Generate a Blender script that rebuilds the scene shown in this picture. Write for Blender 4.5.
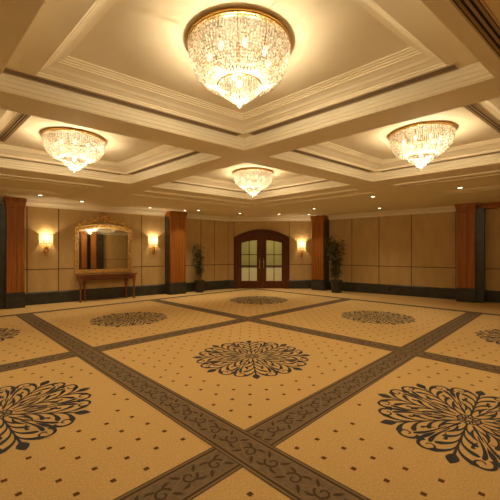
import bpy, bmesh, math, random
from mathutils import Vector, Matrix
for o in list(bpy.data.objects): bpy.data.objects.remove(o)
S = bpy.context.scene
COL = S.collection
PI = math.pi
R = random.Random(7)

# ------------------------------------------------------------------ camera
F = 328.0; HZ = 253.0; CH = 1.5
cd = bpy.data.cameras.new('camera'); cam = bpy.data.objects.new('camera', cd); COL.objects.link(cam)
cam.location = (0, 0, CH); cam.rotation_euler = (PI/2, 0, 0)
cd.sensor_width = 36; cd.lens = 36*F/500; cd.shift_y = (HZ-250)/500
cd.clip_start = 0.05; cd.clip_end = 200
S.camera = cam
# ------------------------------------------------------------------ world, exposure
w = bpy.data.worlds.new('world'); S.world = w; w.use_nodes = True
w.node_tree.nodes['Background'].inputs[0].default_value = (1, .75, .45, 1)
w.node_tree.nodes['Background'].inputs[1].default_value = 0.02
S.view_settings.view_transform = 'Standard'; S.view_settings.look = 'None'
S.view_settings.gamma = 1; S.view_settings.use_curve_mapping = False
S.view_settings.exposure = 0.15
WARM = (1.0, .82, .53)
CHANDELIER_W = 82.0; DOWN_W = 46.0; SCONCE_W = 13.0

# ------------------------------------------------------------------ materials
def mat(name, col, rough=.6, metal=0, spec=.4):
    m = bpy.data.materials.new(name); m.use_nodes = True
    b = m.node_tree.nodes['Principled BSDF']
    b.inputs['Base Color'].default_value = (*col, 1); b.inputs['Roughness'].default_value = rough
    b.inputs['Metallic'].default_value = metal; b.inputs['Specular IOR Level'].default_value = spec
    return m
def noise_col(m, c1, c2, scale=(8, 8, 8), detail=4, bump=0.0, bscale=None, coord='Object'):
    nt = m.node_tree; N = nt.nodes; L = nt.links; b = N['Principled BSDF']
    tc = N.new('ShaderNodeTexCoord'); mp = N.new('ShaderNodeMapping'); mp.inputs['Scale'].default_value = scale
    L.new(tc.outputs[coord], mp.inputs[0])
    n = N.new('ShaderNodeTexNoise'); n.inputs['Scale'].default_value = 1; n.inputs['Detail'].default_value = detail
    L.new(mp.outputs[0], n.inputs['Vector'])
    r = N.new('ShaderNodeValToRGB'); r.color_ramp.elements[0].color = (*c1, 1); r.color_ramp.elements[1].color = (*c2, 1)
    r.color_ramp.elements[0].position = .3; r.color_ramp.elements[1].position = .7
    L.new(n.outputs['Fac'], r.inputs[0]); L.new(r.outputs[0], b.inputs['Base Color'])
    if bump:
        n2 = n
        if bscale:
            mp2 = N.new('ShaderNodeMapping'); mp2.inputs['Scale'].default_value = bscale; L.new(tc.outputs[coord], mp2.inputs[0])
            n2 = N.new('ShaderNodeTexNoise'); n2.inputs['Scale'].default_value = 1; L.new(mp2.outputs[0], n2.inputs['Vector'])
        bp = N.new('ShaderNodeBump'); bp.inputs['Strength'].default_value = bump; bp.inputs['Distance'].default_value = .01
        L.new(n2.outputs['Fac'], bp.inputs['Height']); L.new(bp.outputs[0], b.inputs['Normal'])
    return m
def emit(name, col, st):
    m = bpy.data.materials.new(name); m.use_nodes = True; nt = m.node_tree
    nt.nodes.remove(nt.nodes['Principled BSDF'])
    e = nt.nodes.new('ShaderNodeEmission'); e.inputs[0].default_value = (*col, 1); e.inputs[1].default_value = st
    nt.links.new(e.outputs[0], nt.nodes['Material Output'].inputs[0]); return m
def mixed(name, parts):
    """chain of mix shaders: parts = [(weight, node type, colour, roughness or strength)]"""
    m = bpy.data.materials.new(name); m.use_nodes = True; nt = m.node_tree; N = nt.nodes
    N.remove(N['Principled BSDF']); acc = None; tot = 0
    for wt, ty, c, v in parts:
        n = N.new(ty); n.inputs['Color'].default_value = (*c, 1)
        if 'Roughness' in n.inputs and v is not None: n.inputs['Roughness'].default_value = v
        if 'Strength' in n.inputs and v is not None: n.inputs['Strength'].default_value = v
        tot += wt
        if acc is None: acc = n.outputs[0]
        else:
            mx = N.new('ShaderNodeMixShader'); mx.inputs[0].default_value = wt/tot
            nt.links.new(acc, mx.inputs[1]); nt.links.new(n.outputs[0], mx.inputs[2]); acc = mx.outputs[0]
    nt.links.new(acc, N['Material Output'].inputs[0]); return m

M = {}
M['plaster'] = noise_col(mat('cream plaster', (.88, .79, .61), .75), (.86, .77, .59), (.89, .81, .63), (3, 3, 3), bump=.04, bscale=(60, 60, 60))
M['wall'] = noise_col(mat('tan wall fabric', (.5, .34, .16), .8, spec=.2), (.50, .335, .14), (.57, .39, .17), (5, 5, 1.5), bump=.06, bscale=(160, 160, 160))
M['seam'] = mat('dark seam', (.07, .04, .02), .8)
M['base'] = noise_col(mat('dark slate', (.04, .037, .028), .35), (.030, .028, .022), (.055, .05, .038), (4, 4, 6))
M['wood'] = noise_col(mat('red mahogany', (.3, .09, .025), .5, spec=.25), (.25, .080, .010), (.42, .150, .022), (22, 22, .8), 6)
M['darkwood'] = noise_col(mat('dark mahogany', (.1, .03, .012), .5, spec=.2), (.085, .023, .004), (.14, .042, .008), (20, 20, 1), 6)
M['tablewood'] = noise_col(mat('table wood', (.2, .07, .025), .3), (.15, .05, .018), (.26, .095, .033), (3, 20, 20), 6)
M['gold'] = noise_col(mat('antique gold', (.6, .36, .1), .3, .8), (.46, .25, .06), (.92, .62, .22), (20, 14, 14))
M['brass'] = mat('brass', (.75, .48, .16), .25, 1)
M['bronze'] = mat('dark bronze', (.05, .035, .02), .7)
M['mirror'] = mat('mirror silver', (.86, .85, .8), .015, 1)
M['chrome'] = mat('bright metal', (.85, .8, .7), .2, 1)
M['black'] = mat('black slot', (.012, .009, .007), .7)
M['ventslat'] = mat('bronze slat', (.34, .24, .14), .5)
M['ventframe'] = mat('painted vent frame', (.55, .43, .27), .6)
M['carpet'] = noise_col(mat('gold carpet', (.6, .4, .17), .95, spec=.05), (.62, .415, .17), (.80, .56, .25), (75, 75, 75), 3, bump=.5, bscale=(130, 130, 130))
M['band'] = noise_col(mat('brown carpet band', (.14, .09, .05), .95, spec=.05), (.19, .138, .085), (.26, .19, .12), (40, 40, 40), 8, bump=.4, bscale=(130, 130, 130))
M['bandmid'] = mat('band mid yarn', (.27, .19, .115), .95, spec=.05)
M['bandlight'] = mat('band light yarn', (.32, .215, .11), .95, spec=.05)
M['banddark'] = mat('band dark yarn', (.10, .068, .045), .95, spec=.05)
M['scroll'] = mat('medallion yarn', (.068, .066, .074), .95, spec=.05)
M['dot'] = mat('dot yarn', (.16, .075, .028), .95, spec=.05)
def crystal(name, wtr, wtl):
    m = mixed(name, [(wtr, 'ShaderNodeBsdfTransparent', (.74, .71, .66), None), (.03, 'ShaderNodeBsdfGlossy', (1, .98, .94), .25), (wtl, 'ShaderNodeBsdfTranslucent', (1, .97, .92), None)])
    nt = m.node_tree; N = nt.nodes; tc = N.new('ShaderNodeTexCoord'); v = N.new('ShaderNodeTexNoise'); v.inputs['Scale'].default_value = 55; v.inputs['Detail'].default_value = 1
    r = N.new('ShaderNodeValToRGB'); r.color_ramp.elements[0].position = .40; r.color_ramp.elements[1].position = .62
    r.color_ramp.elements[0].color = (.26, .23, .18, 1); r.color_ramp.elements[1].color = (1, .97, .92, 1)
    nt.links.new(tc.outputs['Object'], v.inputs['Vector']); nt.links.new(v.outputs['Fac'], r.inputs[0])
    for n in N:
        if n.type == 'BSDF_TRANSLUCENT': nt.links.new(r.outputs[0], n.inputs['Color'])
    return m
M['crystal'] = crystal('cut crystal', .66, .31); M['crystal_low'] = crystal('small cut crystal', .92, .045)
M['bulb'] = emit('bulb glow', (1, .86, .64), 1.6)
M['lens'] = emit('downlight glow', (1, .86, .62), 5)
M['shade'] = mixed('lit fabric shade', [(.06, 'ShaderNodeBsdfTranslucent', (1, .88, .66), None), (.45, 'ShaderNodeBsdfDiffuse', (.8, .7, .5), None), (.49, 'ShaderNodeEmission', (1, .76, .40), 1.4)])
M['glass'] = mixed('door glass', [(.88, 'ShaderNodeBsdfTransparent', (.95, .95, .85), None), (.12, 'ShaderNodeBsdfGlossy', (1, 1, 1), .03)])
M['leaf'] = noise_col(mat('leaf', (.05, .075, .022), .5), (.06, .075, .02), (.14, .15, .045), (9, 9, 9))
M['stem'] = mat('stem', (.12, .08, .035), .7)
M['pot'] = noise_col(mat('dark pot', (.035, .032, .026), .45), (.028, .026, .02), (.045, .04, .032), (8, 8, 8))
M['soil'] = mat('soil', (.03, .02, .012), .9)
M['halltile'] = mat('pale hall floor', (.85, .76, .60), .4)
M['hallwall'] = mat('hall wall', (.42, .38, .17), .8)
M['outlet'] = mat('outlet plate', (.02, .018, .015), .5)

# ------------------------------------------------------------------ mesh builder
class MB:
    def __init__(s): s.v = []; s.f = []; s.m = []; s.sm = []; s.mats = []
    def mi(s, k):
        if k not in s.mats: s.mats.append(k)
        return s.mats.index(k)
    def add(s, vs, fs, k, smooth=False, X=None):
        b = len(s.v); i = s.mi(k)
        s.v += [tuple(X @ Vector(p)) if X else tuple(p) for p in vs]
        for f in fs: s.f.append([b+j for j in f]); s.m.append(i); s.sm.append(smooth)
    def box(s, x0, x1, y0, y1, z0, z1, k, X=None):
        s.add([(x0,y0,z0),(x1,y0,z0),(x1,y1,z0),(x0,y1,z0),(x0,y0,z1),(x1,y0,z1),(x1,y1,z1),(x0,y1,z1)],
              [(0,3,2,1),(4,5,6,7),(0,1,5,4),(1,2,6,5),(2,3,7,6),(3,0,4,7)], k, X=X)
    def bevbox(s, x0, x1, y0, y1, z0, z1, k, b=.01):
        bm = bmesh.new(); bmesh.ops.create_cube(bm, size=1)
        for v in bm.verts: v.co = Vector(((x0+x1)/2+v.co.x*(x1-x0), (y0+y1)/2+v.co.y*(y1-y0), (z0+z1)/2+v.co.z*(z1-z0)))
        bmesh.ops.bevel(bm, geom=bm.edges[:], offset=b, segments=2, profile=.5, affect='EDGES')
        s.bm(bm, k)
    def bm(s, bm, k, smooth=False, X=None):
        bm.verts.index_update(); s.add([v.co.copy() for v in bm.verts], [[v.index for v in f.verts] for f in bm.faces], k, smooth, X); bm.free()
    def lathe(s, prof, n, k, smooth=True, c=(0,0,0), a0=0, a1=2*PI, cap=False):
        full = abs(a1-a0-2*PI) < 1e-6; cnt = n if full else n+1; vs = []
        for r, z in prof:
            for i in range(cnt):
                a = a0+(a1-a0)*i/n; vs.append((c[0]+r*math.cos(a), c[1]+r*math.sin(a), c[2]+z))
        fs = []
        for j in range(len(prof)-1):
            for i in range(n):
                i2 = (i+1) % cnt
                fs.append((j*cnt+i, j*cnt+i2, (j+1)*cnt+i2, (j+1)*cnt+i))
        if cap: fs.append(tuple(range(cnt-1, -1, -1))); fs.append(tuple((len(prof)-1)*cnt+i for i in range(cnt)))
        s.add(vs, fs, k, smooth)
    def tube(s, pts, rad, k, n=8, smooth=True):
        pts = [Vector(p) for p in pts]; vs = []; N = len(pts)
        rads = rad if isinstance(rad, (list, tuple)) else [rad]*N
        up = Vector((0,1,0))
        for i, p in enumerate(pts):
            t = (pts[min(i+1,N-1)]-pts[max(i-1,0)]).normalized()
            u = t.cross(up)
            if u.length < 1e-3: u = t.cross(Vector((1,0,0)))
            u.normalize(); q = t.cross(u)
            for j in range(n):
                a = 2*PI*j/n; vs.append(p+rads[i]*(math.cos(a)*u+math.sin(a)*q))
        fs = [(i*n+j, i*n+(j+1)%n, (i+1)*n+(j+1)%n, (i+1)*n+j) for i in range(N-1) for j in range(n)]
        fs += [tuple(range(n-1,-1,-1)), tuple((N-1)*n+j for j in range(n))]
        s.add(vs, fs, k, smooth)
    def ball(s, c, r, k, sx=1, sy=1, sz=1, seg=10, rings=6):
        bm = bmesh.new(); bmesh.ops.create_uvsphere(bm, u_segments=seg, v_segments=rings, radius=1)
        for v in bm.verts: v.co = Vector((c[0]+v.co.x*r*sx, c[1]+v.co.y*r*sy, c[2]+v.co.z*r*sz))
        s.bm(bm, k, True)
    def octa(s, c, r, k, h=None):
        h = h or r; x, y, z = c
        s.add([(x+r,y,z),(x,y+r,z),(x-r,y,z),(x,y-r,z),(x,y,z+h),(x,y,z-h)],
              [(0,1,4),(1,2,4),(2,3,4),(3,0,4),(1,0,5),(2,1,5),(3,2,5),(0,3,5)], k)
    def strip(s, pts, wid, z, k):
        """flat ribbon of varying half width in the plane z"""
        n = len(pts); vs = []
        for i in range(n):
            a = pts[max(i-1,0)]; b = pts[min(i+1,n-1)]
            dx, dy = b[0]-a[0], b[1]-a[1]; l = math.hypot(dx, dy) or 1
            nx, ny = -dy/l*wid[i], dx/l*wid[i]
            vs += [(pts[i][0]+nx, pts[i][1]+ny, z), (pts[i][0]-nx, pts[i][1]-ny, z)]
        s.add(vs, [(2*i, 2*i+1, 2*i+3, 2*i+2) for i in range(n-1)], k)
    def build(s, name, parent=None, kind=None, label=None):
        me = bpy.data.meshes.new(name); me.from_pydata(s.v, [], s.f)
        for k in s.mats: me.materials.append(M[k])
        for p, i, q in zip(me.polygons, s.m, s.sm): p.material_index = i; p.use_smooth = q
        me.update()
        o = bpy.data.objects.new(name, me); COL.objects.link(o)
        if parent: o.parent = parent
        if kind: o['kind'] = kind
        if label: o['label'] = label
        return o

def tag(o, label, cat, group=None):
    o['label'] = label; o['category'] = cat
    if group: o['group'] = group
    return o
def thing(name, label, cat, loc=(0,0,0), rz=0, group=None):
    o = bpy.data.objects.new(name, None); COL.objects.link(o); o.location = loc; o.rotation_euler = (0,0,rz)
    o.empty_display_size = .1
    return tag(o, label, cat, group)
def copy_thing(root, loc, rz, label, group=None):
    r = root.copy(); COL.objects.link(r); r.location = loc; r.rotation_euler = (0,0,rz); r['label'] = label
    if group: r['group'] = group
    for ch in list(root.children):
        c = ch.copy(); COL.objects.link(c); c.parent = r
        for g in list(ch.children):
            d = g.copy(); COL.objects.link(d); d.parent = c
    return r
def lamp(name, ty, loc, W, parent, size=.05, rot=(0,0,0), col=WARM, spot=None, blend=.6):
    l = bpy.data.lights.new(name, ty); l.energy = W; l.color = col
    if ty in ('POINT', 'SPOT'): l.shadow_soft_size = size
    if ty == 'SPOT': l.spot_size = spot; l.spot_blend = blend
    o = bpy.data.objects.new(name, l); COL.objects.link(o); o.location = loc; o.rotation_euler = rot; o.parent = parent
    return o

# ------------------------------------------------------------------ room plan
def at(px, py, Y): return Vector(((px-250)/F*Y, Y, CH+(HZ-py)/F*Y))
SL = .813; TH = math.atan(SL); ct, st = math.cos(TH), math.sin(TH)
nL = Vector((st, -ct)); nR = Vector((-st, -ct))           # inward normals
cL = Vector((0, 14.6)).dot(nL); DW = 13.85
cR = Vector((2.58, DW)).dot(nR)
BR = 2.6; BL = 5.0                                        # distance of the walls behind the camera
def isect(n1, c1, n2, c2):
    d = n1.x*n2.y-n1.y*n2.x
    return Vector(((c1*n2.y-n1.y*c2)/d, (n1.x*c2-c1*n2.x)/d))
nD = Vector((0, -1)); cD = -DW
P_LD = isect(nL, cL, nD, cD); P_RD = isect(nR, cR, nD, cD)
P_LB = isect(nL, cL, nR, BL); P_RB = isect(nR, cR, nL, BR); P_BB = isect(nR, BL, nL, BR)
CZ = 3.0; WT = 2.85; BH = .36; SEAM = 1.02; XT = .15
class Wall:
    def __init__(s, a, b):
        s.a = a; s.b = b; s.d = (b-a).normalized(); s.len = (b-a).length; s.rz = math.atan2(s.d.y, s.d.x)
        s.n = Vector((s.d.y, -s.d.x))                     # inward
    def s_at(s, px, off=0):
        k = (px-250)/F; a = s.a+s.n*off                   # ray x = k*y
        return (k*a.y-a.x)/(s.d.x-k*s.d.y)
    def p(s, t, off=0): q = s.a+s.d*t+s.n*off; return (q.x, q.y, 0)
    def depth(s, px): return (s.a+s.d*s.s_at(px)).y
W_L = Wall(P_LB, P_LD); W_D = Wall(P_LD, P_RD); W_R = Wall(P_RD, P_RB)
W_BR = Wall(P_RB, P_BB); W_BL = Wall(P_BB, P_LB)

# ------------------------------------------------------------------ floor: patterned carpet, one mesh
fl = MB()
C0 = [(P_LB.x-.15,P_LB.y), (P_LD.x, P_LD.y+.1), (P_RD.x, P_RD.y+.1), (P_RB.x+.15,P_RB.y), (P_BB.x,P_BB.y-.15)]
fl.add([(x,y,0) for x,y in C0], [(4,3,2,1,0)], 'carpet')
fl.add([(x,y,-.1) for x,y in C0], [(0,1,2,3,4)], 'carpet')
q2 = math.sqrt(.5)
XO = Vector((-.05, 2.535)); HD = 2.455
ea = Vector((-q2, q2)); eb = Vector((q2, q2)); SIDE = HD*math.sqrt(2)
BORD_L = -13.6; BORD_R = 13.9                              # x-y and x+y of the border lines
BW = .17
def rect(p0, p1, o0, o1, z, k):
    d = (p1-p0).normalized(); n = Vector((-d.y, d.x))
    fl.add([(*(p0+n*o0),z),(*(p1+n*o0),z),(*(p1+n*o1),z),(*(p0+n*o1),z)], [(0,1,2,3)], k)
def band(p0, p1, z):
    rect(p0, p1, -BW, BW, z, 'band')
    for sgn in (-1, 1):
        for a, b, k in ((.162,.17,'banddark'), (.146,.153,'bandlight'), (.126,.144,'banddark'), (.112,.119,'bandlight')):
            rect(p0, p1, sgn*a, sgn*b, z+.0006, k)
    d = (p1-p0).normalized(); n = Vector((-d.y, d.x)); Ln = (p1-p0).length; per = .21; m = int(Ln/per)
    fl.strip([p0+d*(i/8*per)+n*(.045*math.sin(PI*i/8)) for i in range(m*8)], [.007]*(m*8), z+.0006, 'bandmid')
    for i in range(m):
        sg = 1 if i % 2 else -1
        c = p0+d*((i+.5)*per)-n*(sg*.012)
        sp = []; sw = []
        for j in range(16):                                 # spiral scroll in each bend of the vine
            a = j/15*2.2*PI; r = .062*(1-j/19)
            sp.append(c+d*(r*math.cos(a))+n*(sg*r*math.sin(a))); sw.append(.009*(1-.3*j/15))
        fl.strip(sp, sw, z+.0008, 'banddark')
        for fx, o in ((-1, .05), (1, .05), (-1, .085), (1, .085)):
            lp = [c+d*(fx*(.02+.075*j/5))+n*(sg*(o+.022*math.sin(j/5*PI*.7))) for j in range(6)]
            fl.strip(lp, [.002,.008,.011,.010,.007,.002], z+.001, 'banddark' if o < .06 else 'bandmid')
        for fx in (-1, 1):
            lp = [c+d*(fx*.05+fx*.05*j/4)+n*(-sg*(.025+.06*j/4)) for j in range(5)]
            fl.strip(lp, [.003,.010,.013,.009,.002], z+.001, 'banddark')
def clip_line(p, d):
    t0, t1 = -9.0, 20.0                                    # clip to the border lines
    for f, dd, lim in ((p.x-p.y, d.x-d.y, BORD_L), (-(p.x+p.y), -(d.x+d.y), -BORD_R)):
        if abs(dd) > 1e-6:
            t = (lim-f)/dd
            if dd < 0: t1 = min(t1, t)
            else: t0 = max(t0, t)
    return p+d*t0, p+d*t1
for nidx in (-1, 0, 1): band(*clip_line(XO+eb*SIDE*nidx, ea), .0024)
for nidx in (-1, 0, 1): band(*clip_line(XO+ea*SIDE*nidx, eb), .0006)
FC = Vector(((BORD_L+BORD_R)/2, (BORD_R-BORD_L)/2))
for d in (Vector((-q2,-q2)), Vector((q2,-q2))):
    p1 = FC+d*18
    rect(FC, p1, -.10, .10, .0040, 'band'); rect(FC, p1, -.10, -.05, .0046, 'banddark'); rect(FC, p1, .05, .10, .0046, 'banddark')
# medallions
MED = [(-2.32,3.04,.82), (1.97,2.95,.82), (.03,4.76,.86), (-2.75,7.50,.88), (2.98,7.70,.86), (.28,10.5,.98), (-5.02,5.75,.86), (4.85,5.62,.86)]
def bez(p, n=9):
    out = []
    for i in range(n):
        t = i/(n-1); q = [Vector(a) for a in p]
        while len(q) > 1: q = [q[j]*(1-t)+q[j+1]*t for j in range(len(q)-1)]
        out.append(q[0])
    return out
def leafw(n, w, e=.35): return [max(.004, w*math.sin(PI*((i/(n-1))**e*.97+.02))**.8) if 0 < i < n-1 else .003 for i in range(n)]
def grow(n, w): return [.006+w*(i/(n-1))**1.6*(1 if i < n-1 else .35) for i in range(n)]
SECT = []                                                   # (points, half widths) on the +x axis, y >= 0 side mirrored
def sadd(pts, wd, mir=True):
    SECT.append((pts, wd))
    if mir: SECT.append(([Vector((p.x, -p.y)) for p in pts], wd))
sadd(bez([(.10,0),(.84,0)], 5), [.012,.010,.010,.011,.014], False)
sadd(bez([(.82,0),(1.0,0)], 5), [.014,.046,.060,.040,.004], False)
for r0, ln, sp, wd in ((.18,.18,.085,.019), (.32,.23,.15,.026), (.48,.25,.18,.030), (.64,.25,.19,.034)):
    sadd(bez([(r0,.005),(r0+ln*.55,.012),(r0+ln*.8,sp*.45),(r0+ln,sp)]), grow(9, wd))
# volutes between the axes
def volute(c, r, a0, turns, w, dirn=1):
    pts = []; wd = []
    for i in range(22):
        t = i/21; a = a0+dirn*turns*2*PI*t; rr = r*(1-t*.82)
        pts.append(Vector((c[0]+rr*math.cos(a), c[1]+rr*math.sin(a)))); wd.append(.006+w*(1-t)*.9)
    return pts, wd
rot22 = lambda p, a=PI/8: Vector((p[0]*math.cos(a)-p[1]*math.sin(a), p[0]*math.sin(a)+p[1]*math.cos(a)))
def sadd22(pts, wd, mir=True):
    SECT.append(([rot22(p) for p in pts], wd))
    if mir: SECT.append(([rot22((p[0], -p[1])) for p in pts], wd))
sadd22(bez([(.14,0),(.30,.0),(.46,0)], 5), [.010,.016,.012,.010,.004], False)
sadd22(bez([(.22,.012),(.30,.07),(.40,.085),(.47,.03)]), leafw(9,.017,1))
sadd22(bez([(.36,.02),(.50,.03),(.66,.02),(.78,.09)], 10), grow(10,.022))
sadd22(*volute((.84,.12), .105, -2.2, 1.15, .015, 1))
sadd22(bez([(.56,.0),(.70,.0),(.86,0)], 7), [.003,.013,.022,.027,.023,.013,.003], False)
sadd22(bez([(.48,.05),(.56,.12),(.64,.16),(.60,.10)], 8), leafw(8,.016,1))
for mx, my, mr in MED:
    for k in range(8):
        a = k*PI/4+.06; ca, sa = math.cos(a)*mr, math.sin(a)*mr
        for qi, (pts, wd) in enumerate(SECT):
            fl.strip([Vector((mx+p.x*ca-p.y*sa, my+p.x*sa+p.y*ca)) for p in pts], [w_*mr*.96 for w_ in wd], .0012+.00006*(qi+k*.5), 'scroll')
        pts = bez([(.045,.0),(.08,.04),(.13,.0)], 6)
        for sg in (1, -1):
            fl.strip([Vector((mx+p.x*ca-sg*p.y*sa, my+p.x*sa+sg*p.y*ca)) for p in pts], [.009*mr]*6, .0012, 'scroll')
    for rr in (.035, .11):
        fl.strip([Vector((mx+rr*mr*math.cos(i*PI/12), my+rr*mr*math.sin(i*PI/12))) for i in range(25)], [.008*mr]*25, .0014, 'scroll')
# little diamonds between
DX, DY = .36, .12
for i in range(-25, 26):
    for j in range(0, 110):
        p = Vector((i*DX+(DX/2 if j % 2 else 0), .6+j*DY))
        if abs(p.x) > .80*p.y+1.2: continue
        if p.x-p.y < BORD_L+.25 or p.x+p.y > BORD_R-.25: continue
        q = p-XO
        fa = (q.dot(eb)/SIDE) % 1; fb = (q.dot(ea)/SIDE) % 1
        if min(fa, 1-fa)*SIDE < BW+.10 or min(fb, 1-fb)*SIDE < BW+.10: continue
        if any(math.hypot(p.x-a, p.y-b) < c+.10 for a, b, c in MED): continue
        e = .024
        fl.add([(p.x-e*1.05,p.y,.001),(p.x,p.y-e,.001),(p.x+e*1.05,p.y,.001),(p.x,p.y+e,.001)], [(0,1,2,3)], 'dot')
fl.build('floor', kind='structure')

# ------------------------------------------------------------------ ceiling with coffers, one mesh
N0 = Vector((-.13, 2.90)); eR = Vector((2.65, 2.10)); eL = Vector((-2.53, 2.32))
def UV(u, v, z): q = N0+eR*u+eL*v; return Vector((q.x, q.y, z))
PROF = [(.4300,3.000),(.4300,3.012),(.4270,3.012),(.4270,3.040),(.4235,3.050),(.4235,3.085),(.4210,3.092),(.4210,3.128),(.4185,3.136),(.4185,3.160),
        (.3780,3.160),(.3780,3.176),(.3730,3.176),(.3730,3.188),(.3660,3.194),(.3600,3.204),(.3520,3.210),(.3450,3.224),(.3300,3.238),(.3190,3.243),
        (.3190,3.252),(.3110,3.254),(.3110,3.263),(.3030,3.265),(.3030,3.273),(.2945,3.275),(.2945,3.285)]
PANEL = 3.285; LEDGE = 3.16
ce = MB()
def near(h): return .2945+(h-.2945)*.58 if h <= .3785 else h   # the cove is narrower on the two sides towards the viewer
def ring(c, h0, z0, h1, z1):
    def cor(h, x, y): return (c[0]+(h if x > 0 else -near(h)), c[1]+(h if y > 0 else -near(h)))
    for (ax,ay),(bx,by) in (((-1,-1),(1,-1)),((1,-1),(1,1)),((1,1),(-1,1)),((-1,1),(-1,-1))):
        ce.add([UV(*cor(h0,ax,ay),z0),UV(*cor(h0,bx,by),z0),UV(*cor(h1,bx,by),z1),UV(*cor(h1,ax,ay),z1)], [(3,2,1,0)], 'plaster')
for i in (-1, 0, 1):
    for j in (-1, 0, 1):
        ring((i,j), .5, CZ, .43, CZ)
        for (h0,z0),(h1,z1) in zip(PROF, PROF[1:]): ring((i,j), h0, z0, h1, z1)
        h = PROF[-1][0]
        ce.add([UV(i-h,j-h,PANEL),UV(i+h,j-h,PANEL),UV(i+h,j+h,PANEL),UV(i-h,j+h,PANEL)], [(3,2,1,0)], 'plaster')
# flat surround out to the walls: clip room polygon against the coffer field by adding four big quads
U0, U1 = -3.6, 3.1
for q in (((U0,U0),(U1,U0),(1.5,-1.5),(-1.5,-1.5)), ((U1,U0),(U1,U1),(1.5,1.5),(1.5,-1.5)), ((U1,U1),(U0,U1),(-1.5,1.5),(1.5,1.5)), ((U0,U1),(U0,U0),(-1.5,-1.5),(-1.5,1.5))):
    ce.add([UV(u,v,CZ) for u,v in q], [(3,2,1,0)], 'plaster')
# raised bead mouldings on the flat surround
def bead(a, b, wd=.05, hz=.022):
    A = UV(*a, CZ); B = UV(*b, CZ); d = (B-A).normalized(); n = Vector((-d.y, d.x, 0)); dz = Vector((0,0,hz))
    for o, h, ww in ((0, hz, wd), (wd*1.5, hz*.55, wd*.6)):
        n_ = n*ww; c = n*o; dz = Vector((0,0,-h))
        vs = [A+c-n_, B+c-n_, B+c-n_*.6+dz, A+c-n_*.6+dz, A+c+n_*.6+dz, B+c+n_*.6+dz, B+c+n_, A+c+n_]
        ce.add(vs, [(0,1,2,3),(3,2,5,4),(4,5,6,7)], 'plaster')
def frame(u0, u1, v0, v1):
    for a, b in (((u0,v0),(u1,v0)),((u1,v0),(u1,v1)),((u1,v1),(u0,v1)),((u0,v1),(u0,v0))): bead(a, b)
bead((1.79,.62),(1.79,1.79)); bead((1.79,1.79),(.62,1.79)); bead((1.60,.62),(1.60,1.60)); bead((1.60,1.60),(.62,1.60))
frame(-.45,.34,1.62,2.18); frame(-.36,.25,1.70,2.10); frame(1.62,2.23,-.45,.39); frame(1.71,2.14,-.36,.30)
ceil = ce.build('ceiling', kind='structure')

# ------------------------------------------------------------------ walls
def build_wall(name, wl, seams, thick=.15, hole=None):
    mb = MB(); L = wl.len; g = .012
    ext0, ext1 = 0, 0
    def slab(x0, x1, z0, z1): mb.box(x0, x1, .0, thick, z0, z1, 'seam')
    if hole: slab(0, hole[0], 0, CZ+.3); slab(hole[1], L, 0, CZ+.3); slab(hole[0], hole[1], hole[2], CZ+.3)
    else: slab(0, L, 0, CZ+.3)
    ss = sorted([0]+seams+[L])
    for a, b in zip(ss, ss[1:]):
        if b-a < .06: continue
        for z0, z1 in ((BH-.02, SEAM), (SEAM, CZ)):
            x0, x1 = a+g, b-g; zz0, zz1 = z0+(g if z0 == SEAM else 0), z1-(g if z1 == SEAM else 0)
            if hole and x1 > hole[0] and x0 < hole[1]:
                if hole[2] < zz1: mb.box(x0, x1, -.014, 0, max(zz0, hole[2]), zz1, 'wall')
                continue
            mb.box(x0, x1, -.014, 0, zz0, zz1, 'wall')
    if hole:                                                # spandrels above the arched door head
        hm = (hole[0]+hole[1])/2; hh = (hole[1]-hole[0])/2
        for i in range(-2, 26):
            xa = -hh+2*hh*i/24; xb = -hh+2*hh*(i+1)/24
            xa, xb = [min(max(x, seams[0]+g-hm), seams[1]-g-hm) for x in (xa, xb)]
            if xb-xa < 1e-4: continue
            za, zb = [max(2.10, 2.12+.33*(1-(x/hh)**2)) for x in (xa, xb)]; zt = hole[2]+.002
            if min(za, zb) < zt: mb.add([(hm+xa,-.014,min(za,zt)),(hm+xb,-.014,min(zb,zt)),(hm+xb,-.014,zt),(hm+xa,-.014,zt)], [(0,1,2,3)], 'wall')
    o = mb.build(name, kind='structure'); o.location = (wl.a.x, wl.a.y, 0); o.rotation_euler = (0,0,wl.rz); return o
sL = [W_L.s_at(p) for p in (27, 58.5, 141.6, 171, 200.6, 214.4)]
x = sL[0]
while x > 1.5: x -= 1.35; sL.append(x)
sD = [W_D.s_at(p) for p in (234.0, 289.2)]
sR = [W_R.s_at(p) for p in (325, 352, 379, 411.5, 456, 484)]
x = sR[-1]
while x < W_R.len-1.6: x += 1.3; sR.append(x)
DX0, DX1 = W_D.s_at(234.4), W_D.s_at(288.8)
build_wall('wall_left', W_L, sL)
build_wall('wall_right', W_R, sR)
build_wall('wall_back', W_D, sD, hole=(DX0+.05, DX1-.05, 2.44))
build_wall('wall_front_right', W_BR, [1.6*k for k in range(1, int(W_BR.len/1.6))])
build_wall('wall_front_left', W_BL, [1.6*k for k in range(1, int(W_BL.len/1.6))])
def run_profile(name, wl, prof, k, x0=0, x1=None, m0=0, m1=0, kind='structure'):
    """extrude a (depth into the room, z) profile along a wall; m0, m1 are mitre slopes at its ends"""
    x1 = wl.len if x1 is None else x1
    mb = MB(); n = len(prof)
    vs = [(x0+m0*d, -d, z) for d, z in prof]+[(x1-m1*d, -d, z) for d, z in prof]
    mb.add(vs, [(i, n+i, n+(i+1)%n, (i+1)%n) for i in range(n)]+[tuple(range(n-1,-1,-1)), tuple(range(n,2*n))], k)
    o = mb.build(name, kind=kind); o.location = (wl.a.x, wl.a.y, 0); o.rotation_euler = (0,0,wl.rz); return o
BASEP = [(0,0),(.035,0),(.035,BH-.03),(.022,BH-.012),(.022,BH),(0,BH)]
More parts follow.
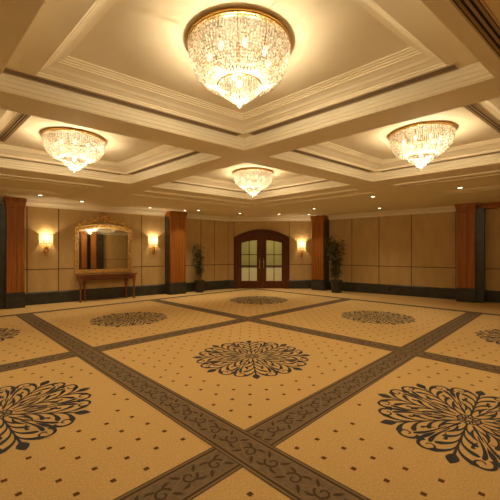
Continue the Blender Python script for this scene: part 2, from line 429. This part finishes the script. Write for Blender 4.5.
CROWN = [(0,WT-.01),(.03,WT-.01),(.03,WT+.015),(.055,WT+.02),(.055,WT+.04),(.08,WT+.055),(.11,WT+.07),(.14,WT+.095),(.155,WT+.1),(.155,WT+.115),(.20,WT+.12),(.20,WT+.135),(.23,WT+.138),(.23,CZ+.003),(0,CZ+.003)]
tm = math.tan((PI-TH)/2); mcor = 1/math.tan((PI-TH)/2)      # mitre at the wide corners beside the door wall
m90a = 1/math.tan((PI-2*(PI/2-TH))/2) if False else None
def corner_m(w1, w2):
    ang = PI-(w1.rz-w2.rz) % (2*PI)                         # interior angle
    return 1/math.tan(ang/2)
cm = {}
ws = [('left', W_L), ('back', W_D), ('right', W_R), ('front_right', W_BR), ('front_left', W_BL)]
for i, (nm, wl) in enumerate(ws):
    pr = ws[i-1][1]; nx = ws[(i+1) % 5][1]
    m0 = corner_m(pr, wl); m1 = corner_m(wl, nx)
    run_profile('trim_%d' % (i+1), wl, CROWN, 'plaster', m0=m0, m1=m1)
    if nm == 'back':
        run_profile('baseboard_back', wl, BASEP, 'base', x0=0, x1=DX0+.02, m0=m0)
        run_profile('baseboard_back_right', wl, BASEP, 'base', x0=DX1-.02, m1=m1)
    else: run_profile('baseboard_'+nm, wl, BASEP, 'base', m0=m0, m1=m1)

# ------------------------------------------------------------------ door with arched frame, and the hall beyond it
dw = DX1-DX0; hw = dw/2
door = thing('door_1', '', ''); 
for k in ('label', 'category'): del door[k]
door['kind'] = 'structure'
door.location = W_D.p((DX0+DX1)/2); door.rotation_euler = (0,0,W_D.rz)
SPR, TOP = 2.17, 2.50
def arch(x, w_, spr, top): return spr+(top-spr)*math.sqrt(max(0, 1-(x/w_)**2)) if False else spr+(top-spr)*(1-(abs(x)/w_)**2.0)
def arch_ring(mb, wo, so, to, wi, si, ti, y0, y1, k, n=24, zb=0):
    outer = [(-wo, zb)]+[(-wo+2*wo*i/n, arch(-wo+2*wo*i/n, wo, so, to)) for i in range(n+1)]+[(wo, zb)]
    inner = [(-wi, zb)]+[(-wi+2*wi*i/n, arch(-wi+2*wi*i/n, wi, si, ti)) for i in range(n+1)]+[(wi, zb)]
    m = len(outer); vs = [(x,y0,z) for x,z in outer]+[(x,y0,z) for x,z in inner]+[(x,y1,z) for x,z in outer]+[(x,y1,z) for x,z in inner]
    fs = []
    for i in range(m-1):
        fs += [(i,m+i,m+i+1,i+1), (2*m+i,2*m+i+1,3*m+i+1,3*m+i), (i,i+1,2*m+i+1,2*m+i), (m+i,3*m+i,3*m+i+1,m+i+1)]
    mb.add(vs, fs, k)
mb = MB()
arch_ring(mb, hw, SPR, TOP, hw-.15, SPR-.07, TOP-.12, -.07, .15, 'darkwood')
arch_ring(mb, hw-.02, SPR-.01, TOP-.02, hw-.06, SPR-.03, TOP-.05, -.10, -.05, 'darkwood')
arch_ring(mb, hw-.15, SPR-.07, TOP-.12, hw-.20, SPR-.09, TOP-.15, -.03, .1, 'darkwood')
mb.build('door_frame', door)
iw = hw-.20; is_, it_ = SPR-.09, TOP-.15
def leaf_mesh(sg):
    """one leaf: rails and stiles around a glazed opening with an arched head"""
    mb = MB(); x0, x1 = .006, iw-.004
    gx0, gx1, gz0 = .20, iw-.10, .32
    topo = lambda x: arch(x, iw, is_, it_)-.004
    tg = lambda x: it_-.30-(it_-topo(x))*.55
    y0, y1 = -.012, .035
    n = 10
    def col(xa, xb, za, zb):                               # vertical slice with functions for top and bottom
        for i in range(n):
            a = xa+(xb-xa)*i/n; b = xa+(xb-xa)*(i+1)/n
            vs = [(sg*a,y0,za(a)),(sg*b,y0,za(b)),(sg*b,y0,zb(b)),(sg*a,y0,zb(a)),(sg*a,y1,za(a)),(sg*b,y1,za(b)),(sg*b,y1,zb(b)),(sg*a,y1,zb(a))]
            f = [(0,1,2,3),(7,6,5,4),(0,4,5,1),(3,2,6,7)]
            if i == 0: f.append((0,3,7,4))
            if i == n-1: f.append((1,5,6,2))
            mb.add(vs, f, 'darkwood')
    z0 = lambda x: .01
    col(x0, gx0, z0, topo); col(gx1, x1, z0, topo); col(gx0, gx1, z0, lambda x: gz0); col(gx0, gx1, tg, topo)
    return mb, gx0, gx1, gz0, tg
for sg in (-1, 1):
    mb, gx0, gx1, gz0, tg = leaf_mesh(sg)
    leaf = mb.build('door_leaf', door)
    mb = MB(); xm = (gx0+gx1)/2; zt = tg(xm)
    mb.box(sg*xm-.016, sg*xm+.016, -.008, .028, gz0, zt+.003, 'darkwood')
    if sg < 0: mb.box(-.03, .03, -.022, -.012, .01, is_+.10+(it_-is_)-.12, 'darkwood')
    for zz in (gz0+(zt-gz0)*.345, gz0+(zt-gz0)*.66): mb.box(min(sg*gx0,sg*gx1), max(sg*gx0,sg*gx1), -.007, .027, zz-.016, zz+.016, 'darkwood')
    mb.build('muntin', leaf)
    mb = MB(); zs = [gz0, gz0+(zt-gz0)*.345, gz0+(zt-gz0)*.66]
    for xa, xb in ((gx0, xm), (xm, gx1)):
        for i, za in enumerate(zs):
            top_ = (lambda x: zs[i+1]) if i < 2 else tg
            pa = [(sg*(xa+(xb-xa)*q/4), top_(xa+(xb-xa)*q/4)) for q in range(5)]
            vs = [(sg*xa,.012,za)]+[(a,.012,b) for a, b in pa]+[(sg*xb,.012,za)]
            mb.add(vs, [tuple(range(len(vs)))], 'glass')
    mb.build('pane', leaf)
    mb = MB(); hx = sg*.085
    mb.tube([(hx,-.012,.88),(hx,-.055,.88),(hx,-.06,.90),(hx,-.06,1.14),(hx,-.055,1.16),(hx,-.012,1.16)], .014, 'chrome')
    for zz in (.88, 1.16): mb.box(hx-.02, hx+.02, -.016, -.011, zz-.03, zz+.03, 'chrome')
    mb.ball((hx, -.02, 1.26), .018, 'chrome')
    mb.build('handle', leaf)
hall = MB()                                                 # hall beyond the glazed doors
hx0, hx1, hy0, hy1 = P_LD.x-.6, P_RD.x+.3, DW+.16, DW+3.6
hall.box(hx0, hx1, hy0, hy1, -.05, 0, 'halltile'); hall.box(hx0, hx1, hy1, hy1+.1, 0, 3.0, 'hallwall')
hall.box(hx0-.1, hx0, hy0, hy1, 0, 3.0, 'hallwall'); hall.box(hx1, hx1+.1, hy0, hy1, 0, 3.0, 'hallwall'); hall.box(hx0, hx1, hy0, hy1, 3.0, 3.1, 'plaster')
hall.box(hx0, hx1, hy1-.03, hy1, 0, .78, 'halltile'); hall.box(hx0, hx1, hy1-.05, hy1, .78, .84, 'seam')
hall.build('wall_hall', kind='structure')

# ------------------------------------------------------------------ columns
def column(label, wl, pxa, pxb, proj, side, sidew, group='mahogany pilasters along the walls'):
    sa, sb = wl.s_at(pxa, proj), wl.s_at(pxb, proj); wd = sb-sa; h = wd/2
    t = thing('column', label, 'column', wl.p((sa+sb)/2), wl.rz, group)
    mb = MB(); mb.bevbox(-h-.02, h+.02, -proj-.02, -.0, 0, .40, 'base', .012); mb.box(-h-.012, h+.012, -proj-.012, 0, .40, .43, 'base')
    mb.build('plinth', t)
    mb = MB(); mb.box(-h, h, -proj, 0, .43, CZ-.26, 'wood')
    mb.box(-h, -h+.05, -proj-.015, -proj, .43, CZ-.26, 'wood'); mb.box(h-.05, h, -proj-.015, -proj, .43, CZ-.26, 'wood')
    mb.box(h*.12, h*.12+.012, -proj-.006, -proj, .43, CZ-.26, 'darkwood')
    mb.build('shaft', t)
    mb = MB()
    for a, z0, z1 in ((.012, CZ-.27, CZ-.24), (.022, CZ-.24, CZ-.17), (.036, CZ-.17, CZ-.09), (.052, CZ-.09, CZ-.002)):
        mb.bevbox(-h-a, h+a, -proj-a, 0, z0, z1, 'wood', .008)
    mb.build('capital', t)
    x0, x1 = (h+.002, h+sidew) if side > 0 else (-h-sidew, -h-.002)
    mb = MB(); mb.box(x0, x1, -proj*.82, 0, 0, CZ-.16, 'base')
    mb.build('side_panel', t, label='dark slate strip beside the wooden shaft')
    return t
c1 = column('mahogany column at the left end of the wall, left of the first sconce', W_L, 6.5, 24.5, .42, -1, .35)
c2 = column('mahogany column between the console table wall and the slim leafy plant', W_L, 170.5, 185.5, .42, -1, .03)
c3 = column('mahogany column between the door sconce and the bushier plant', W_R, 312, 323.5, .42, 1, .05)
c4 = column('mahogany column at the right, beside a dark full height strip', W_R, 457, 475, .45, 1, .22)
# wooden header running right from the last column
s475 = W_R.s_at(476)
run_profile('trim_6', W_R, [(0,CZ-.16),(.28,CZ-.16),(.28,CZ-.10),(.31,CZ-.06),(.31,CZ-.002),(0,CZ-.002)], 'wood', x0=s475+.12, x1=W_R.len-1)

# column reflected by the mirror, on the wall behind the camera
def col_plain(label, wl, s, wd): 
    t = thing('column', label, 'column', wl.p(s), wl.rz, 'mahogany pilasters along the walls')
    h = wd/2
    mb = MB(); mb.box(-h-.02, h+.02, -.44, 0, 0, .43, 'base'); mb.build('plinth', t)
    mb = MB(); mb.box(-h, h, -.42, 0, .43, CZ-.2, 'wood'); mb.build('shaft', t)
    mb = MB(); mb.bevbox(-h-.06, h+.06, -.48, 0, CZ-.2, CZ-.002, 'wood', .01); mb.build('capital', t)
    mb = MB(); mb.box(-h-.5, -h-.002, -.3, 0, 0, CZ-.16, 'base'); mb.box(h+.002, h+.5, -.3, 0, 0, CZ-.16, 'base')
    mb.build('side_panel', t, label='dark slate strip beside the wooden shaft'); return t

def reflected(px):                                           # where the mirror shows the wall behind the camera
    k = (px-250)/F; y = 14.6/(1-SL*k); m = Vector((k*y, y)); v = m.normalized(); r = v-nL*(2*v.dot(nL))
    h = m+r*((BR-m.dot(nL))/r.dot(nL)); return (h-W_BR.a).dot(W_BR.d)
for pa, pb, lab in ((79.5, 85, 'mahogany column reflected at the left edge of the mirror'), (89, 94.5, 'second mahogany column reflected in the mirror, beside the panels')):
    sa, sb = reflected(pa), reflected(pb); col_plain(lab, W_BR, (sa+sb)/2, abs(sa-sb))

# ------------------------------------------------------------------ console table and mirror on the left wall
ta, tb = W_L.s_at(74.5), W_L.s_at(132.5); tw = tb-ta; th = tw/2
t = thing('console_table', 'long mahogany console table standing under the gilt mirror', 'table', W_L.p((ta+tb)/2, .06), W_L.rz)
TD = .40
mb = MB(); mb.bevbox(-th, th, -TD, 0, .805, .84, 'tablewood', .008); mb.bevbox(-th+.015, th-.015, -TD+.015, -.01, .785, .805, 'tablewood', .004); mb.build('table_top', t)
mb = MB(); mb.box(-th+.06, th-.06, -TD+.04, -.04, .655, .785, 'tablewood')
mb.box(-th+.10, th-.10, -TD+.030, -TD+.04, .675, .69, 'darkwood'); mb.box(-th+.10, th-.10, -TD+.030, -TD+.04, .755, .768, 'darkwood')
for k in range(-1, 2): mb.box(k*th*.55-.004, k*th*.55+.004, -TD+.032, -TD+.04, .69, .755, 'darkwood')
mb.build('apron', t)
for sx, y in ((-1, -TD+.07), (1, -TD+.07), (-1, -.07), (1, -.07)):
    for x in (sx*(th-(.09 if y < -.2 else .26)),):
        mb = MB()
        prof = [(.042,.785),(.042,.61),(.032,.595),(.036,.57),(.029,.54),(.019,.10),(.030,.085),(.030,.06),(.024,.045),(.036,.02),(.036,0)]
        for (a, za), (b, zb) in zip(prof, prof[1:]):
            mb.add([(x-a,y-a,za),(x+a,y-a,za),(x+a,y+a,za),(x-a,y+a,za),(x-b,y-b,zb),(x+b,y-b,zb),(x+b,y+b,zb),(x-b,y+b,zb)],
                   [(0,1,5,4),(1,2,6,5),(2,3,7,6),(3,0,4,7)], 'tablewood')
        mb.add([(x-.036,y-.036,0),(x+.036,y-.036,0),(x+.036,y+.036,0),(x-.036,y+.036,0)], [(0,3,2,1)], 'tablewood')
        mb.build('leg', t)
ma, mb_ = W_L.s_at(74.3), W_L.s_at(131); mw = (mb_-ma)/2
mr = thing('wall_mirror', 'large gilt framed mirror with an arched scrollwork crest above the console table', 'mirror', W_L.p((ma+mb_)/2, .016), W_L.rz)
ZB = .865; FW = .11
gin = mw-FW
def mtop(x): return 2.20+.12*(1-(abs(x)/gin)**2)
n = 20; vs = [(-gin,-.03,ZB+FW)]+[(-gin+2*gin*i/n,-.03,mtop(-gin+2*gin*i/n)) for i in range(n+1)]+[(gin,-.03,ZB+FW)]
mb = MB(); mb.add(vs, [tuple(range(len(vs)-1,-1,-1))], 'mirror')
vs2 = [(x,0,z) for x,y,z in vs]; mb.add(vs2, [tuple(range(len(vs2)))], 'gold')
gl = mb.build('mirror_glass', mr)
# frame: three nested rails with rope beads
mb = MB()
def outl(off, lift):
    xo = gin+off
    return [(-xo, ZB+FW-off)]+[(-xo+2*xo*i/n, mtop(gin*(-1+2*i/n))+off*.9+lift) for i in range(n+1)]+[(xo, ZB+FW-off)]
def ringf(mb, o0, o1, y0, y1, k):
    A = outl(o0, 0); B = outl(o1, 0); m = len(A)
    vs = [(x,y0,z) for x,z in A]+[(x,y0,z) for x,z in B]+[(x,y1,z) for x,z in A]+[(x,y1,z) for x,z in B]
    fs = []
    for i in range(m):
        j = (i+1) % m
        fs += [(i,j,m+j,m+i),(2*m+i,3*m+i,3*m+j,2*m+j),(i,2*m+i,2*m+j,j),(m+i,m+j,3*m+j,3*m+i)]
    mb.add(vs, fs, k)
ringf(mb, -.005, .035, -.05, 0, 'gold'); ringf(mb, .035, .078, -.035, 0, 'gold'); ringf(mb, .078, FW, -.065, 0, 'gold')
frm = mb.build('frame', mr)
mb = MB(); path = outl(.057, 0); path.append(path[0])
acc = 0
for (xa,za),(xb,zb) in zip(path, path[1:]):
    d = math.hypot(xb-xa, zb-za); k = -acc
    while k < d:
        if k >= 0: mb.ball((xa+(xb-xa)*k/d, -.04, za+(zb-za)*k/d), .022, 'gold', seg=6, rings=4)
        k += .05
    acc = (acc+d) % .05
mb.build('beading', frm)
mb = MB()                                                    # crest: scrolls rising to a shell-like centre
def scroll_tube(c, r, a0, turns, rad, dirn):
    pts = []; rr = []
    for i in range(26):
        q = i/25; a = a0+dirn*turns*2*PI*q; r_ = r*(1-.8*q)
        pts.append((c[0]+r_*math.cos(a), -.04, c[1]+r_*math.sin(a))); rr.append(rad*(1-.5*q))
    mb.tube(pts, rr, 'gold', 6)
for sg in (-1, 1):
    pts = [(sg*(mw-.03-(mw-.16)*i/10), -.035, 2.335+.235*(i/10)**1.25+.02*math.sin(i*1.9)) for i in range(11)]
    mb.tube(pts, [.016+.002*(i % 3) for i in range(11)], 'gold', 7)
    for i in range(1, 10):
        x, _, z = pts[i]
        mb.ball((x, -.045, z+.035), .03, 'gold', 1.3, .6, .8, 8, 5)
        mb.tube([(x,-.04,z),(x-sg*.03,-.045,z+.05),(x+sg*.005,-.045,z+.085)], [.014,.016,.004], 'gold', 6)
    for cx, cz, r, a0 in ((.15,2.64,.10,PI), (.36,2.55,.085,PI), (.58,2.47,.07,PI), (.76,2.41,.05,PI)):
        scroll_tube((sg*cx, cz), r, 0 if sg < 0 else PI, 1.3, .024, sg)
    for k in range(4):
        a = PI/2-sg*(.25+.33*k); mb.tube([(0,-.05,2.56),(sg*.0+.12*math.cos(a),-.055,2.58+.14*math.sin(a)),(.23*math.cos(a-sg*.15),-.04,2.58+.25*math.sin(a-sg*.15))], [.016,.026,.004], 'gold', 6)
mb.tube([(0,-.05,2.5),(0,-.065,2.68),(0,-.045,2.845)], [.03,.035,.006], 'gold', 8)
mb.ball((0,-.05,2.56), .055, 'gold', 1, .6, 1.1)
mb.build('crest', mr)

# ------------------------------------------------------------------ sconces
def make_sconce(label, wl, px, z):
    t = thing('wall_sconce', label, 'wall lamp', (*wl.p(wl.s_at(px), .016)[:2], z), wl.rz, 'lit wall sconces')
    return t
sc = make_sconce('lit sconce left of the gilt mirror', W_L, 46, 1.77)
mb = MB(); mb.lathe([(.150,.0),(.150,.275)], 20, 'shade', c=(0,-.02,0), a0=PI, a1=2*PI); mb.build('lamp_shade', sc, label='glowing half round fabric shade')
mb = MB()
for z in (.0, .275): mb.lathe([(.149,z-.006),(.156,z-.006),(.156,z+.006),(.149,z+.006)], 20, 'brass', c=(0,-.02,0), a0=PI, a1=2*PI)
for a in (PI*1.33, PI*1.67): mb.tube([(.153*math.cos(a), -.02+.153*math.sin(a), 0), (.153*math.cos(a), -.02+.153*math.sin(a), .275)], .004, 'brass', 6)
mb.box(-.156, -.146, -.024, -.014, 0, .275, 'brass'); mb.box(.146, .156, -.024, -.014, 0, .275, 'brass')
mb.build('shade_rim', sc)
mb = MB(); mb.lathe([(0,-.36),(.018,-.355),(.03,-.33),(.018,-.31),(.04,-.27),(.055,-.22),(.04,-.16),(.02,-.13),(.03,-.11),(.0,-.1)], 12, 'brass', c=(0,-.035,0))
mb.box(-.04, .04, -.016, 0, -.34, -.08, 'brass')
mb.tube([(0,-.035,-.13),(0,-.10,-.15),(0,-.13,-.10),(0,-.10,-.02),(0,-.09,.03)], .011, 'brass', 8)
for sg in (-1, 1): mb.tube([(0,-.035,-.14),(sg*.06,-.06,-.16),(sg*.10,-.07,-.10),(sg*.12,-.07,-.02),(sg*.14,-.05,0)], .009, 'brass', 7)
mb.build('bracket', sc)
mb = MB(); mb.ball((0,-.085,.11), .03, 'bulb', 1, 1, 1.5); mb.lathe([(.012,.02),(.012,.075)], 10, 'brass', c=(0,-.085,0)); mb.build('bulb', sc)
lamp('sconce_light', 'POINT', (0,-.085,.19), SCONCE_W, sc, .022)
copy_thing(sc, (*W_L.p(W_L.s_at(153), .016)[:2], 1.79), W_L.rz, 'lit sconce between the gilt mirror and the second column')
copy_thing(sc, (*W_D.p(W_D.s_at(301.5), .016)[:2], 1.69), W_D.rz, 'lit sconce right of the arched double door')

# ------------------------------------------------------------------ plants
def make_plant(label, loc, hgt, spread, seed, potr, poth, bushy):
    rr = random.Random(seed)
    t = thing('potted_plant', label, 'plant', loc, 0)
    mb = MB(); mb.lathe([(0,0),(potr*.80,0),(potr*.84,.02),(potr*.98,poth-.06),(potr*1.04,poth-.05),(potr*1.04,poth),(potr*.92,poth),(potr*.90,poth-.05)], 20, 'pot'); mb.build('pot', t)
    mb = MB(); mb.lathe([(0,poth-.035),(potr*.93,poth-.045)], 18, 'soil'); mb.build('soil', t)
    st_ = MB(); fo = MB()
    nst = 9 if bushy else 7
    for s in range(nst):
        a = rr.uniform(0, 2*PI); r0 = rr.uniform(.01, potr*.5); top = hgt*rr.uniform(.74, 1)
        r1 = spread*rr.uniform(.2, .85)
        pts = []
        for i in range(9):
            q = i/8; r_ = r0+(r1-r0)*q**1.5
            pts.append(Vector((r_*math.cos(a+.3*q), r_*math.sin(a+.3*q), poth-.05+(top-poth+.05)*q)))
        st_.tube(pts, [.011-.008*i/8 for i in range(9)], 'stem', 5)
        nl = 105 if bushy else 52
        for l in range(nl):
            q = rr.uniform(.10 if bushy else .22, 1); i = min(7, int(q*8)); p = pts[i].lerp(pts[i+1], q*8-i)
            ya = rr.uniform(0, 2*PI); el = rr.uniform(-.6, .7); ln = rr.uniform(.09, .19); wd = ln*rr.uniform(.16, .24)
            d = Vector((math.cos(ya)*math.cos(el), math.sin(ya)*math.cos(el), math.sin(el))); sd = d.cross(Vector((0,0,1))).normalized()
            up = sd.cross(d); b = p+d*rr.uniform(.0, .09)
            vs = [b, b+d*ln*.4+sd*wd+up*.006, b+d*ln*.45-up*.008, b+d*ln*.4-sd*wd+up*.006, b+d*ln-up*ln*.18]
            fo.add(vs, [(0,1,2),(0,2,3),(1,4,2),(2,4,3)], 'leaf')
            st_.tube([p, b], .003, 'stem', 4)
    st_.build('stem', t); fo.build('foliage', t); return t
pp = at(199.5, 292, 12.55)
make_plant('slim leafy potted plant standing right of the second column, left of the door', (pp.x, 12.55, 0), 1.92, .30, 3, .19, .46, False)
pp = at(336.5, 292.5, 12.45)
make_plant('taller bushy potted plant standing right of the door side column', (pp.x, 12.45, 0), 2.20, .46, 5, .22, .47, True)

# ------------------------------------------------------------------ outlet
s390 = W_R.s_at(390)
ot = thing('wall_outlet', 'small dark outlet plate on the slate baseboard of the right wall', 'outlet', (*W_R.p(s390, .036)[:2], .14), W_R.rz)
mb = MB(); mb.bevbox(-.04, .04, -.01, 0, 0, .13, 'outlet', .003); mb.build('plate', ot)
for z in (.035, .095):
    mb = MB(); mb.box(-.018, .018, -.013, -.009, z-.016, z+.016, 'black'); mb.build('socket', ot)

# ------------------------------------------------------------------ chandeliers
def make_chandelier(label, loc):
    t = thing('chandelier', label, 'chandelier', loc, 0, 'crystal bowl chandeliers')
    mb = MB(); mb.lathe([(.38,0),(.458,0),(.468,-.010),(.468,-.026),(.464,-.034),(.452,-.036),(.440,-.032),(.440,-.010),(.38,-.010)], 56, 'brass'); mb.build('ceiling_ring', t, label='gold rim at the ceiling')
    mb = MB(); mb.lathe([(.0,-.0005),(.385,-.0005)], 40, 'bronze'); mb.build('ceiling_plate', t)
    def prof(q):                                            # upper bowl, q 0..1
        a = q*1.45
        return (.452*math.cos(a)**.40 if q > 0 else .452, -.045-.305*math.sin(a)**1.1)
    up = MB(); ns = 100
    path = [prof(i/60) for i in range(61)]
    d = [0]
    for (a,b),(c,e) in zip(path, path[1:]): d.append(d[-1]+math.hypot(c-a, e-b))
    step = .0225; nb = int(d[-1]/step)
    beads = []
    for k in range(nb+1):
        s_ = k*step; i = max(j for j in range(61) if d[j] <= s_+1e-9); i = min(i, 59)
        q = (s_-d[i])/(d[i+1]-d[i]); beads.append((path[i][0]*(1-q)+path[i+1][0]*q, path[i][1]*(1-q)+path[i+1][1]*q))
    rr = random.Random(11)
    for k, (r, z) in enumerate(beads):
        cnt = ns if r > .30 else (56 if r > .2 else 36)
        for i in range(cnt):
            a = 2*PI*(i+.5*(k % 2)*0)/cnt; e = .0125*rr.uniform(.8, 1.15)
            up.octa((r*math.cos(a), r*math.sin(a), z), e, 'crystal', e*1.25)
    up.build('crystal_strands', t, kind='stuff')
    fr = MB()                                               # gold ribs and the ring of the lower tier
    for i in range(12):
        a = 2*PI*i/12; fr.tube([(r*.985*math.cos(a), r*.985*math.sin(a), z+.004) for r, z in path[::6]], .0035, 'brass', 4)
    fr.lathe([(.188,-.350),(.202,-.350),(.202,-.340),(.188,-.340),(.188,-.350)], 36, 'brass')
    fr.build('bowl_frame', t)
    lo = MB()
    for k in range(11):
        q = k/10; a = q*1.35; r = .19*math.cos(a)**.6; z = -.352-.105*math.sin(a)
        for i in range(44 if r > .12 else 26): 
            b = 2*PI*i/(44 if r > .12 else 26); e = .0085*rr.uniform(.85, 1.1); lo.octa((r*math.cos(b), r*math.sin(b), z), e, 'crystal_low', e*1.2)
    for k in range(6):
        q = k/5; r = .085*math.cos(q*1.4)**.7; z = -.462-.035*math.sin(q*1.4)
        for i in range(18): b = 2*PI*i/18; lo.octa((r*math.cos(b), r*math.sin(b), z), .008, 'crystal_low', .01)
    lo.build('lower_tier', t, kind='stuff')
    fi = MB(); fi.lathe([(0,-.49),(.012,-.494),(.008,-.50),(.014,-.503)], 12, 'brass'); fi.ball((0,0,-.522), .024, 'crystal', seg=12, rings=8); fi.build('finial', t)
    for i in range(8):
        a = 2*PI*i/8+.2; r = .27; bm_ = MB(); bm_.ball((r*math.cos(a), r*math.sin(a), -.14), .026, 'bulb', 1, 1, 1.5, 8, 6)
        bm_.lathe([(.011,-.012),(.011,-.11)], 8, 'brass', c=(r*math.cos(a), r*math.sin(a), 0)); bm_.build('bulb', t)
    bm_ = MB(); bm_.ball((0,0,-.34), .03, 'bulb'); bm_.lathe([(.008,-.012),(.008,-.32)], 8, 'brass'); bm_.build('bulb', t)
    for i in range(4):
        a = PI/2*i+.6; lamp('chandelier_light', 'POINT', (.15*math.cos(a), .15*math.sin(a), -.28), CHANDELIER_W*.12, t, .025)
    lamp('chandelier_light_low', 'POINT', (0,0,-.43), CHANDELIER_W*.44, t, .03)
    return t
def cp(u, v): return UV(u, v, PANEL)+Vector((.02, -.13, 0))
ch = make_chandelier('largest crystal chandelier, in the nearest ceiling coffer', cp(0,0)+Vector((.02,.04,0))); ch.scale = (.94, .94, 1)
copy_thing(ch, cp(0,1)+Vector((-.08,0,0)), .3, 'crystal chandelier in the left coffer, above the first column')
copy_thing(ch, cp(1,0), .6, 'crystal chandelier in the right coffer, towards the right wall')
copy_thing(ch, cp(1,1)+Vector((.06,.1,0)), .1, 'smallest crystal chandelier, in the far coffer before the door')
copy_thing(ch, cp(1,-1), .5, 'added crystal chandelier out of view far to the right, for fill light')  # added outside the frame to raise the room's fill light
copy_thing(ch, cp(-1,1), .7, 'added crystal chandelier out of view far to the left, for fill light')  # also unseen, put in as fill light from the left

# ------------------------------------------------------------------ linear vents on the coffer ledges
def vent(label, a, b, z, group='linear ceiling vents'):
    A = UV(*a, z); B = UV(*b, z); d = B-A; L = d.length; rz = math.atan2(d.y, d.x)
    t = thing('ceiling_vent', label, 'vent', (A+B)/2, rz, group)
    mb = MB(); h = L/2
    for y0, y1 in ((-.062,-.05), (.05,.062)): mb.box(-h, h, y0, y1, -.008, -.0005, 'ventframe')
    for x0, x1 in ((-h,-h+.012), (h-.012,h)): mb.box(x0, x1, -.05, .05, -.008, -.0005, 'ventframe')
    mb.build('frame', t)
    mb = MB(); mb.box(-h+.012, h-.012, -.05, .05, -.003, -.0005, 'black'); mb.build('slot_back', t)
    for y in (-.034, 0, .034):
        mb = MB(); mb.box(-h+.012, h-.012, y-.009, y+.009, -.006, -.003, 'ventslat'); mb.build('slat', t)
    return t
e = .3985
vent('long slotted vent on the left side of the nearest coffer', (-.417,e), (.37,e), LEDGE)
vent('long slotted vent on the right side of the nearest coffer', (e,-.36), (e,.36), LEDGE)
vent('slotted vent on the ledge of the left coffer facing the far chandelier', (e,1-.36), (e,1.36), LEDGE)
vent('slotted vent on the ledge of the left coffer nearest the mirror wall', (-.36,1+e), (.36,1+e), LEDGE)
vent('slotted vent on the ledge of the right coffer facing the far chandelier', (1-.36,e), (1.36,e), LEDGE)
vent('slotted vent on the ledge of the right coffer nearest the right wall', (1+e,-.36), (1+e,.36), LEDGE)
vent('slotted vent on the left ledge of the far coffer', (1-.36,1+e), (1.36,1+e), LEDGE)
vent('slotted vent on the right ledge of the far coffer', (1+e,1-.36), (1+e,1.36), LEDGE)

vent('slotted vent at the top right, nearest the viewer', (-.30,-.48), (.40,-.48), CZ)
vent('slotted vent in the flat panel of the right coffer, right of its chandelier', (.78,-.265), (1.24,-.265), PANEL)
vent('slotted vent in the flat panel of the left coffer, left of its chandelier', (-.268,.76), (-.268,1.24), PANEL)

# ------------------------------------------------------------------ downlights
DL = [(40,195.0,'downlight above the first sconce, leftmost in the ceiling'), (82,201.3,'downlight in front of the gilt mirror'),
      (150,207.5,'downlight in front of the sconce beside the second column'), (185,210.5,'dim downlight right over the second column'),
      (198.5,210.2,'downlight over the slim plant'), (240,213.2,'downlight in front of the left half of the arched door'),
      (279,214.0,'downlight in front of the right half of the arched door'), (309,214.2,'downlight just left of the door side column capital'),
      (314,208.5,'downlight above the door side column, nearer than its neighbour'), (373,196.5,'downlight before the right wall, higher of the pair in line with the seams'),
      (379.5,208,'downlight close to the right wall, lower of the pair in line with the seams'), (460,187.6,'downlight over the right column, rightmost in the ceiling')]
dl0 = None
for px, py, lab in DL:
    Y = F*(CZ-CH)/(HZ-py); p = at(px, py, Y)
    if dl0 is None:
        dl0 = thing('downlight', lab, 'downlight', p, 0, 'recessed ceiling downlights')
        mb = MB(); mb.lathe([(.058,-.001),(.082,-.001),(.082,-.008),(.066,-.012),(.058,-.006)], 20, 'ventframe'); mb.build('trim_ring', dl0)
        mb = MB(); mb.lathe([(.058,-.003),(.04,-.011),(.0,-.014)], 18, 'lens'); mb.build('lens', dl0, label='glowing lens')
        lamp('downlight_light', 'SPOT', (0,0,-.03), DOWN_W, dl0, .04, spot=math.radians(88), blend=.8)
    else: copy_thing(dl0, p, 0, lab)

# hall lamp beyond the doors
hl = thing('hall_ceiling_light', 'flush lamp in the hall seen through the arched double door', 'lamp', (.85, DW+1.7, 3.0), 0)
mb = MB(); mb.lathe([(.16,0),(.20,0),(.20,-.03),(.16,-.03)], 20, 'brass'); mb.build('rim', hl)
mb = MB(); mb.lathe([(.16,-.025),(.10,-.06),(0,-.07)], 20, 'lens'); mb.build('diffuser', hl)
lamp('hall_light', 'POINT', (0,0,-.15), 95, hl, .1, col=(1,.84,.5))
